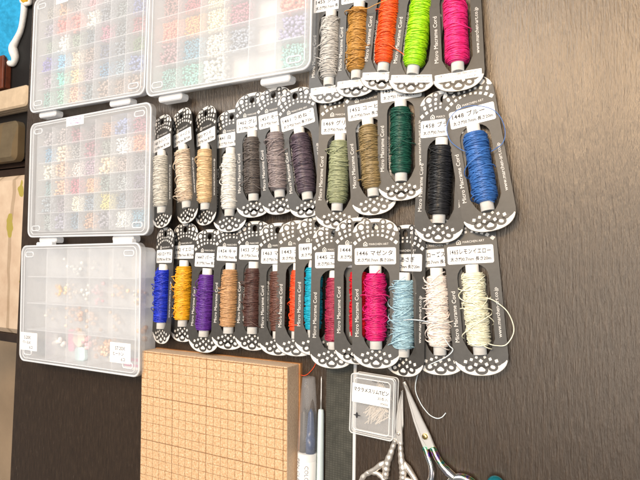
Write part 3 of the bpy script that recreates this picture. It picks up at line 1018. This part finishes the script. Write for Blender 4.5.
for idx, (nm, x, y, z, turn, tilt, rgb, messy, label, line1, toprow) in enumerate(CARDS):
    rt, tl = rad(turn), rad(tilt)
    ax = Vector((-math.sin(rt), math.cos(rt), -math.sin(PITCH))).normalized()
    s = Vector((math.cos(rt), math.sin(rt), 0)); s = (s - ax * s.dot(ax)).normalized()
    nn = s.cross(ax)
    r = s * math.cos(tl) - nn * math.sin(tl)
    nz = r.cross(ax)
    root = bpy.data.objects.new("thread_card", None); COL.objects.link(root)
    root.empty_display_size = 0.02
    mw = Matrix((r, ax, nz)).transposed().to_4x4()
    mw.translation = Vector((x, y, z)) * CM
    root.matrix_world = mw
    tag(root, label, "thread card", ROW_T if toprow else (ROW_M if idx < 17 else ROW_B))
    THINGS[nm] = (root, mw)
    card = link("backing_card", CARD, M['card'], root)
    for L_ in LACES:
        link("lace_print", L_, [M['print'], M['dark_print']], card)
    for L_ in LETTS:
        link("lettering", L_, M['print'], card)
    rnd = random.Random(idx * 7 + 3)
    st = link("label_sticker", STICK, M['sticker'], root)
    st.location = (rnd.uniform(-0.08, 0.08) * CM, (4.74 + rnd.uniform(-0.1, 0.1)) * CM, 0)
    st.rotation_euler = (0, 0, rad(rnd.uniform(-2.2, 2.2)))
    mb = MB()
    put_text(mb, line1, 0.52, -1.72, 0.3, 0.036, 0, 'L', 3.45, spacing=1.12, bold=0.012)
    put_text(mb, T2, 0.38, -1.72, -0.36, 0.036, 0, 'L', 3.45, bold=0.01)
    mb.build("lettering", M['ink'], st)
    if toprow:
        b = link("barcode_sticker", STRIP, M['sticker'], root)
        b.location = (0, -4.2 * CM, 0)
        link("lettering", STRIPTXT, M['ink'], b)
    sp = link("spool_tube", TUBE, M['tube'], root)
    sp.location = (-0.42 * CM if nm == "turquoise" else 0, 0, {"coral": -0.12, "turquoise": -0.45, "crimson": -0.62, "red": -0.55}.get(nm, 0.0) * CM)   # some spools hang lower in their slot
    tm = thread_mat(nm, rgb)
    w, loose = wound(100 + idx, messy, nm in ('brown', 'coral', 'turquoise', 'crimson', 'red'))
    th = w.build("thread", tm, sp, True)
    if messy:
        loose.build("loose_thread", tm, sp, True)


def strand(card, pts, rgb=None, rad_=0.045):
    """a loose end that runs off the card: points are on the table (cm)"""
    root, mw = THINGS[card]
    inv = mw.inverted()
    P = spline(pts, 10)
    L = np.array([(inv @ Vector(p * CM))[:] for p in P]) / CM
    mb = MB(); mb.tube(L, rad_, 6)
    m = thread_mat(card + '_end', rgb) if rgb else bpy.data.materials.get("thread_" + card)
    return mb.build("loose_end", m, root, True)


strand('pale_blue', [(-19.3, -5.6, 1.85), (-18.84, -5.45, 1.95), (-18.04, -5.34, 1.8), (-16.84, -5.39, 1.85), (-15.95, -5.57, 1.95), (-15.44, -6.15, 1.9), (-14.67, -7.29, 1.75), (-14.35, -7.7, 1.65), (-15.02, -8.4, 1.5), (-16.61, -9.29, 1.3), (-17.46, -9.96, 0.9), (-18.05, -10.66, 0.3), (-18.26, -11.9, 0.1), (-17.82, -12.93, 0.1), (-17.35, -13.55, 0.08), (-16.85, -13.98, 0.08), (-16.25, -14.15, 0.08), (-15.78, -13.98, 0.08), (-15.42, -13.55, 0.1)], (222, 232, 238))
strand('lemon', [(-11.9, -6.8, 1.6), (-11.47, -6.89, 1.5), (-10.84, -7.05, 1.25), (-10.04, -6.91, 0.95), (-9.5, -5.72, 0.75), (-9.95, -4.25, 1.0), (-10.94, -3.37, 1.3), (-11.6, -3.1, 1.5)])
strand('blue', [(-13.0, 9.2, 1.7), (-13.74, 9.51, 1.65), (-14.81, 10.48, 1.4), (-15.08, 11.84, 1.35), (-14.29, 12.98, 1.3), (-12.9, 13.29, 1.25), (-11.38, 12.88, 1.15), (-10.55, 12.02, 1.1), (-10.18, 10.8, 1.1), (-10.38, 9.81, 1.2), (-11.2, 9.12, 1.6)], None, 0.032)
strand('gold', [(-23.42, 23.63, 2.2), (-22.58, 23.55, 2.1), (-21.66, 23.72, 2.15), (-20.45, 23.83, 2.25)])
strand('orange', [(-20.9, 20.2, 2.0), (-20.41, 19.81, 2.0), (-19.72, 19.22, 1.85), (-19.03, 18.64, 1.8), (-18.35, 17.79, 2.0)])
strand('gold', [(-23.4, 22.95, 1.95), (-23.82, 22.74, 1.95), (-24.78, 21.96, 1.75), (-24.98, 21.02, 1.6), (-24.65, 20.18, 1.75), (-23.76, 19.12, 1.95)])
strand('coral', [(-28.9, -8.6, 0.25), (-28.84, -10.48, 0.12), (-29.54, -11.56, 0.1), (-30.24, -12.0, 0.12), (-30.73, -11.7, 0.5), (-30.95, -11.0, 0.9)], None, 0.035)

# ------------------------------------------------------------------ cork board
t = empty("cork_board", (-51.04 + 0, -16.26, 0), 0.82)
tag(t, "thick square-ruled cork pinning board on the table below the thread cards", "cork board")
mb = MB(); mb.box(0, 20.45, -20, 5.15, 0.42, 2.58)
o = mb.build("cork_sheet", M['cork'], t); bevel(o, 0.08, 2)
mb = MB(); mb.box(-0.03, 20.60, -20.05, 5.19, 0.02, 0.415)
mb.build("backing_sheet", M['backing'], t)

# ------------------------------------------------------------------ ruler, awl, brush pen
t = empty("ruler", (-26, -16, 0))
tag(t, "dark grey-green grid ruler lying under the pin case", "ruler")
mb = MB(); mb.prism([(-1.55, -14), (1.40, -14), (1.40, 6.8), (-1.55, 6.8)], 0.02, 0.22, inset=0.03); mb.build("blade", M['ruler'], t)
mb = MB(); mb.prism([(1.41, -14), (1.72, -14), (1.72, 6.8), (1.41, 6.8)], 0.02, 0.18, inset=0.05); mb.build("clear_edge", M['caseedge'], t)

t = empty("awl", (-28.0, -15.1, 0.42), 0)
tag(t, "thin steel needle tool with pale blue handle beside the ruler", "awl")
mb = MB(); mb.lathe_y([(0.1, 0.075), (1.2, 0.07), (2.9, 0.055), (3.35, 0.02)], 12); mb.build("needle", M['steel'], t, True)
mb = MB(); mb.lathe_y([(0.12, 0.10), (0.05, 0.26), (-0.4, 0.30), (-3, 0.33), (-7, 0.36), (-9.5, 0.34), (-10, 0.2)], 20); mb.build("handle", M['awl'], t, True)

t = empty("brush_pen", (-29.28, -19.0, 0.82), -0.4)
tag(t, "capped pen with clear cap, blue tip and white printed barrel beside the cork board", "pen")
mb = MB(); mb.lathe_y([(7.1, 0.55), (7.05, 0.66), (5.5, 0.78), (3.0, 0.92), (0.2, 1.02), (-1.0, 1.02)], 28)
mb.build("cap", M['cap'], t, True)
mb = MB(); mb.lathe_y([(4.0, 0.05), (3.6, 0.28), (2.0, 0.40), (1.2, 0.42), (1.19, 0.48), (-0.4, 0.48)], 16)
o = mb.build("nib", M['blue_plastic'], t, True); o.location = (0.35 * CM, 0, 0)
mb = MB(); mb.lathe_y([(4.0, 0.05), (3.4, 0.30), (1.0, 0.42), (-0.4, 0.45)], 16)
o = mb.build("brush_tip", M['dark_brush'], t, True); o.location = (-0.42 * CM, 0, 0)
mb = MB(); mb.lathe_y([(-0.35, 0.6), (-0.36, 0.97), (-6, 0.98), (-10, 0.98)], 28)
bar = mb.build("barrel", M['white_plastic'], t, True)
for s_, ang, sz in (("COLOR", 62, 0.55), ("PEN CLEAR", 120, 0.6)):
    V, F = text_pieces(s_, sz)
    a = rad(ang) - V[:, 1] / 1.0
    mb = MB(); mb.add(np.stack([0.992 * np.cos(a), -2.3 - V[:, 0] * 1.0, 0.992 * np.sin(a)], 1), F)
    mb.build("lettering", M['grey_ink'], bar)

# ------------------------------------------------------------------ pin case
t = empty("pin_case", (-22.05, -13.65, 0.24), -1.5)
tag(t, "small clear plastic case of pins with a white printed label", "pin case")
W2, H2 = 2.12, 2.72
mb = MB()
o1 = rrect(-W2, W2, -H2, H2, 0.3); n = len(o1)
V = [(x, y, 0.0) for x, y in o1] + [(x, y, 1.1) for x, y in o1]
mb.add(V, [tuple(range(n - 1, -1, -1))] + [(i, (i + 1) % n, n + (i + 1) % n, n + i) for i in range(n)])
mb.build("tray", M['case'], t)
mb = MB(); mb.prism(rrect(-W2 - 0.05, W2 + 0.05, -H2 - 0.05, H2 + 0.05, 0.32), 0.75, 1.18, inset=0.08)
lid = mb.build("lid", M['case'], t)
mb = MB()
for zz, g in ((1.15, 0.06), (0.05, 0.02), (0.72, 0.04), (1.17, -0.30)):
    L = rrect(-W2 - g, W2 + g, -H2 - g, H2 + g, 0.3); L.append(L[0])
    mb.tube([(x, y, zz) for x, y in L], 0.055, 6, cap=False)
mb.build("edge_rib", M['caseedge'], lid, True)
rnd = random.Random(31)
mb = MB()
for i in range(60):
    a = rad(90 + rnd.gauss(-38, 16)); cx, cy = rnd.uniform(-0.5, 1.1), rnd.uniform(-1.35, 0.0) + (1.6 if i % 4 == 0 else 0)
    L = rnd.uniform(0.7, 0.95); zz = 0.12 + rnd.random() * 0.5
    d = np.array([math.cos(a), math.sin(a), 0.05]); p = np.array([cx, cy, zz])
    mb.tube([p - d * L, p, p + d * L], 0.05, 5)
    e = np.array([-math.sin(a), math.cos(a), 0]) * 0.22
    mb.tube([p + d * L - e, p + d * L, p + d * L + e], 0.04, 5)
o = mb.build("pins", M['pin']); o.parent = None
o.location = (-22.05 * CM, -13.65 * CM, 0.26 * CM); o.rotation_euler = (0, 0, rad(-1.5))
tag(o, "heap of slim silvery T-shaped pins inside the clear plastic case", "pins", None, 'stuff')
mb = MB(); mb.prism(rrect(-2.02, 1.85, 0.15, 1.92, 0.05), 1.185, 1.205)
lb = mb.build("label_sticker", M['sticker'], t)
mb = MB()
put_text(mb, "マクラメスリムTピン", 0.44, 1.7, 1.4, 1.21, 0, 'R', 3.55, bold=0.012)
put_text(mb, "30本入", 0.36, 1.65, 0.85, 1.21, 0, 'R')
put_text(mb, "MA06", 0.3, 1.65, 0.4, 1.21, 0, 'R')
mb.build("lettering", M['ink'], lb)
mb = MB()
put_text(mb, "MARCHEN ART", 0.28, 0.9, 2.32, 1.2, 0, 'C', 1.8)
mb.build("lettering", M['ink'], lid)
mb = MB(); mb.disc(-1.45, -1.05, 0.13, 0.28, 1.2, 0, 12); mb.disc(-1.45, -1.05, 0.42, 0.06, 1.203, 0, 12)
mb.build("printed_mark", M['ink'], lid)

# ------------------------------------------------------------------ scissors
def bar(mb, P, Wd, z0, z1, mi=0, inset=0.05):
    """flat strip along P with half-widths Wd"""
    P = np.asarray(P, float)
    T = np.gradient(P, axis=0); T /= np.linalg.norm(T, axis=1, keepdims=True)
    N = np.stack([-T[:, 1], T[:, 0]], 1)
    Wd = np.asarray(Wd, float)[:, None]
    L = P - N * Wd; Rr = P + N * Wd
    pts = [tuple(p) for p in L] + [tuple(p) for p in Rr[::-1]]
    mb.prism(pts, z0, z1, mi, inset)


def ring(mb, cx, cy, rx, ry, r, z, rot=0.0, k=40, flat=1.0):
    a = np.linspace(0, 2 * math.pi, k)
    x = rx * np.cos(a); y = ry * np.sin(a); c, s = math.cos(rot), math.sin(rot)
    mb.tube(np.stack([cx + c * x - s * y, cy + s * x + c * y, np.full(k, z)], 1), r, 8, cap=False)


t = empty("embroidery_scissors", (0, 0, 0))
tag(t, "small champagne metal scissors with ornate handles, pointing up beside the pin case", "scissors")
mb = MB()
bar(mb, [(-19.40, -12.0), (-19.52, -13.2), (-19.66, -15.1), (-19.74, -16.0), (-20.15, -16.9)], [0.03, 0.18, 0.38, 0.30, 0.26], 0.30, 0.44, 0, 0.04)
bar(mb, [(-19.43, -12.05), (-19.60, -13.3), (-19.72, -15.1), (-19.62, -16.0), (-19.55, -16.9)], [0.02, 0.16, 0.34, 0.30, 0.26], 0.45, 0.60, 0, 0.04)
mb.build("blades", M['steel'], t)


def ornate(pts, wid, bow, wing, name):
    mb = MB()
    P = spline([(x, y, 0.42) for x, y in pts], 8)
    wv = np.interp(np.linspace(0, 1, len(P)), np.linspace(0, 1, len(wid)), wid)
    wv = wv * (1 + 0.07 * np.sin(np.arange(len(P)) * 1.1))
    mb.tube(P, wv, 10)
    cx, cy, rx, ry, ro = bow
    a = np.linspace(0, 2 * math.pi, 56)
    x = rx * np.cos(a); y = ry * np.sin(a); c, s = math.cos(ro), math.sin(ro)
    Q = np.stack([cx + c * x - s * y, cy + s * x + c * y, np.full(56, 0.34)], 1)
    mb.tube(Q, 0.25 + 0.035 * np.sin(a * 14), 10, cap=False)
    Q = spline([(x, y, 0.4) for x, y in wing], 8)
    mb.tube(Q, np.interp(np.linspace(0, 1, len(Q)), [0, 0.3, 0.75, 1], [0.10, 0.30, 0.24, 0.12]), 10)
    for k_, (bx, by) in enumerate(((pts[-3]), (pts[-2]), (wing[1]))):
        V = ICO_V * [0.27, 0.3, 0.2] + [bx, by, 0.52]
        mb.add(V, ICO_F)
    return mb.build(name, M['nickel'], t, True)


ornate([(-20.05, -16.6), (-20.28, -17.3), (-20.55, -18.1), (-20.85, -18.9), (-20.95, -19.6), (-21.0, -20.3)], [0.24, 0.25, 0.33, 0.36, 0.3], (-22.3, -21.65, 1.35, 1.65, -0.35), [(-20.9, -18.7), (-21.5, -19.2), (-22.2, -19.8), (-23.1, -20.3)], "handle")
ornate([(-19.55, -16.7), (-19.52, -17.4), (-19.45, -18.2), (-19.3, -19.0), (-19.25, -19.6), (-19.3, -20.2)], [0.24, 0.25, 0.33, 0.36, 0.3], (-18.6, -21.6, 1.25, 1.6, 0.3), [(-19.2, -18.4), (-18.75, -19.0), (-18.2, -19.7), (-17.6, -20.5)], "handle")
mb = MB()
V = ICO_V * [0.2, 0.2, 0.12] + [-19.68, -15.95, 0.62]; mb.add(V, ICO_F); mb.build("pivot_screw", M['nickel'], t, True)

t = empty("hair_scissors", (0, 0, 0))
tag(t, "large polished steel scissors with a gold screw and rainbow iridescent handles", "scissors")
mb = MB()
bar(mb, [(-19.22, -11.2), (-18.75, -12.5), (-17.95, -14.5), (-17.35, -15.9), (-16.95, -16.85)], [0.08, 0.22, 0.40, 0.44, 0.40], 0.30, 0.46, 0, 0.05)
mb.build("blade", M['steel'], t)
mb = MB()
bar(mb, [(-19.28, -11.25), (-18.65, -12.4), (-17.75, -14.4), (-17.05, -15.8), (-16.55, -16.7)], [0.05, 0.16, 0.34, 0.44, 0.36], 0.47, 0.66, 0, 0.06)
mb.build("blade", M['steel'], t)
mb = MB()
P = spline([(-17.2, -16.75, 0.45), (-16.95, -17.4, 0.48), (-16.6, -18.3, 0.5), (-16.55, -19.2, 0.5), (-16.8, -20.2, 0.5), (-17.2, -21.2, 0.5)], 8)
mb.tube(P, np.interp(np.linspace(0, 1, len(P)), [0, 0.3, 0.6, 1], [0.30, 0.27, 0.30, 0.4]), 12)
ring(mb, -17.5, -22.6, 1.2, 1.5, 0.34, 0.5)
mb.build("handle", M['iris'], t, True)
mb = MB()
P = spline([(-16.45, -16.6, 0.58), (-16.1, -17.3, 0.58), (-15.6, -18.0, 0.56), (-15.1, -18.45, 0.55), (-14.5, -18.85, 0.55)], 8)
mb.tube(P, np.interp(np.linspace(0, 1, len(P)), [0, 0.4, 0.75, 1], [0.30, 0.31, 0.40, 0.36]), 12)
ring(mb, -13.75, -20.0, 1.35, 1.25, 0.38, 0.52, 0.2)
mb.build("handle", M['iris'], t, True)
mb = MB(); mb.lathe_y([(0.0, 0.27), (0.1, 0.26), (0.16, 0.18), (0.17, 0.02)], 20)
o = mb.build("pivot_screw", M['gold'], t, True); o.rotation_euler = (rad(90), 0, 0); o.location = (-17.12 * CM, -15.75 * CM, 0.655 * CM)

t = empty("glass_bead", (-10.95, -18.7, 0.0))
tag(t, "round glossy teal bead on the bare table, right of the rainbow handled scissors", "bead")
mb = MB()
bm = bmesh.new(); bmesh.ops.create_uvsphere(bm, u_segments=28, v_segments=18, radius=1.0)
bm.verts.ensure_lookup_table()
mb.add(np.array([v.co[:] for v in bm.verts]) * [0.75, 0.75, 0.62] + [0, 0, 0.63], [tuple(v.index for v in f.verts) for f in bm.faces]); bm.free()
mb.build("body", M['teal'], t, True)
mb = MB(); a = np.linspace(0, 2 * math.pi, 20)
mb.tube(np.stack([0.2 * np.cos(a), 0.2 * np.sin(a), np.full(20, 1.24)], 1), 0.05, 6, cap=False); mb.build("hole_rim", M['gold'], t, True)
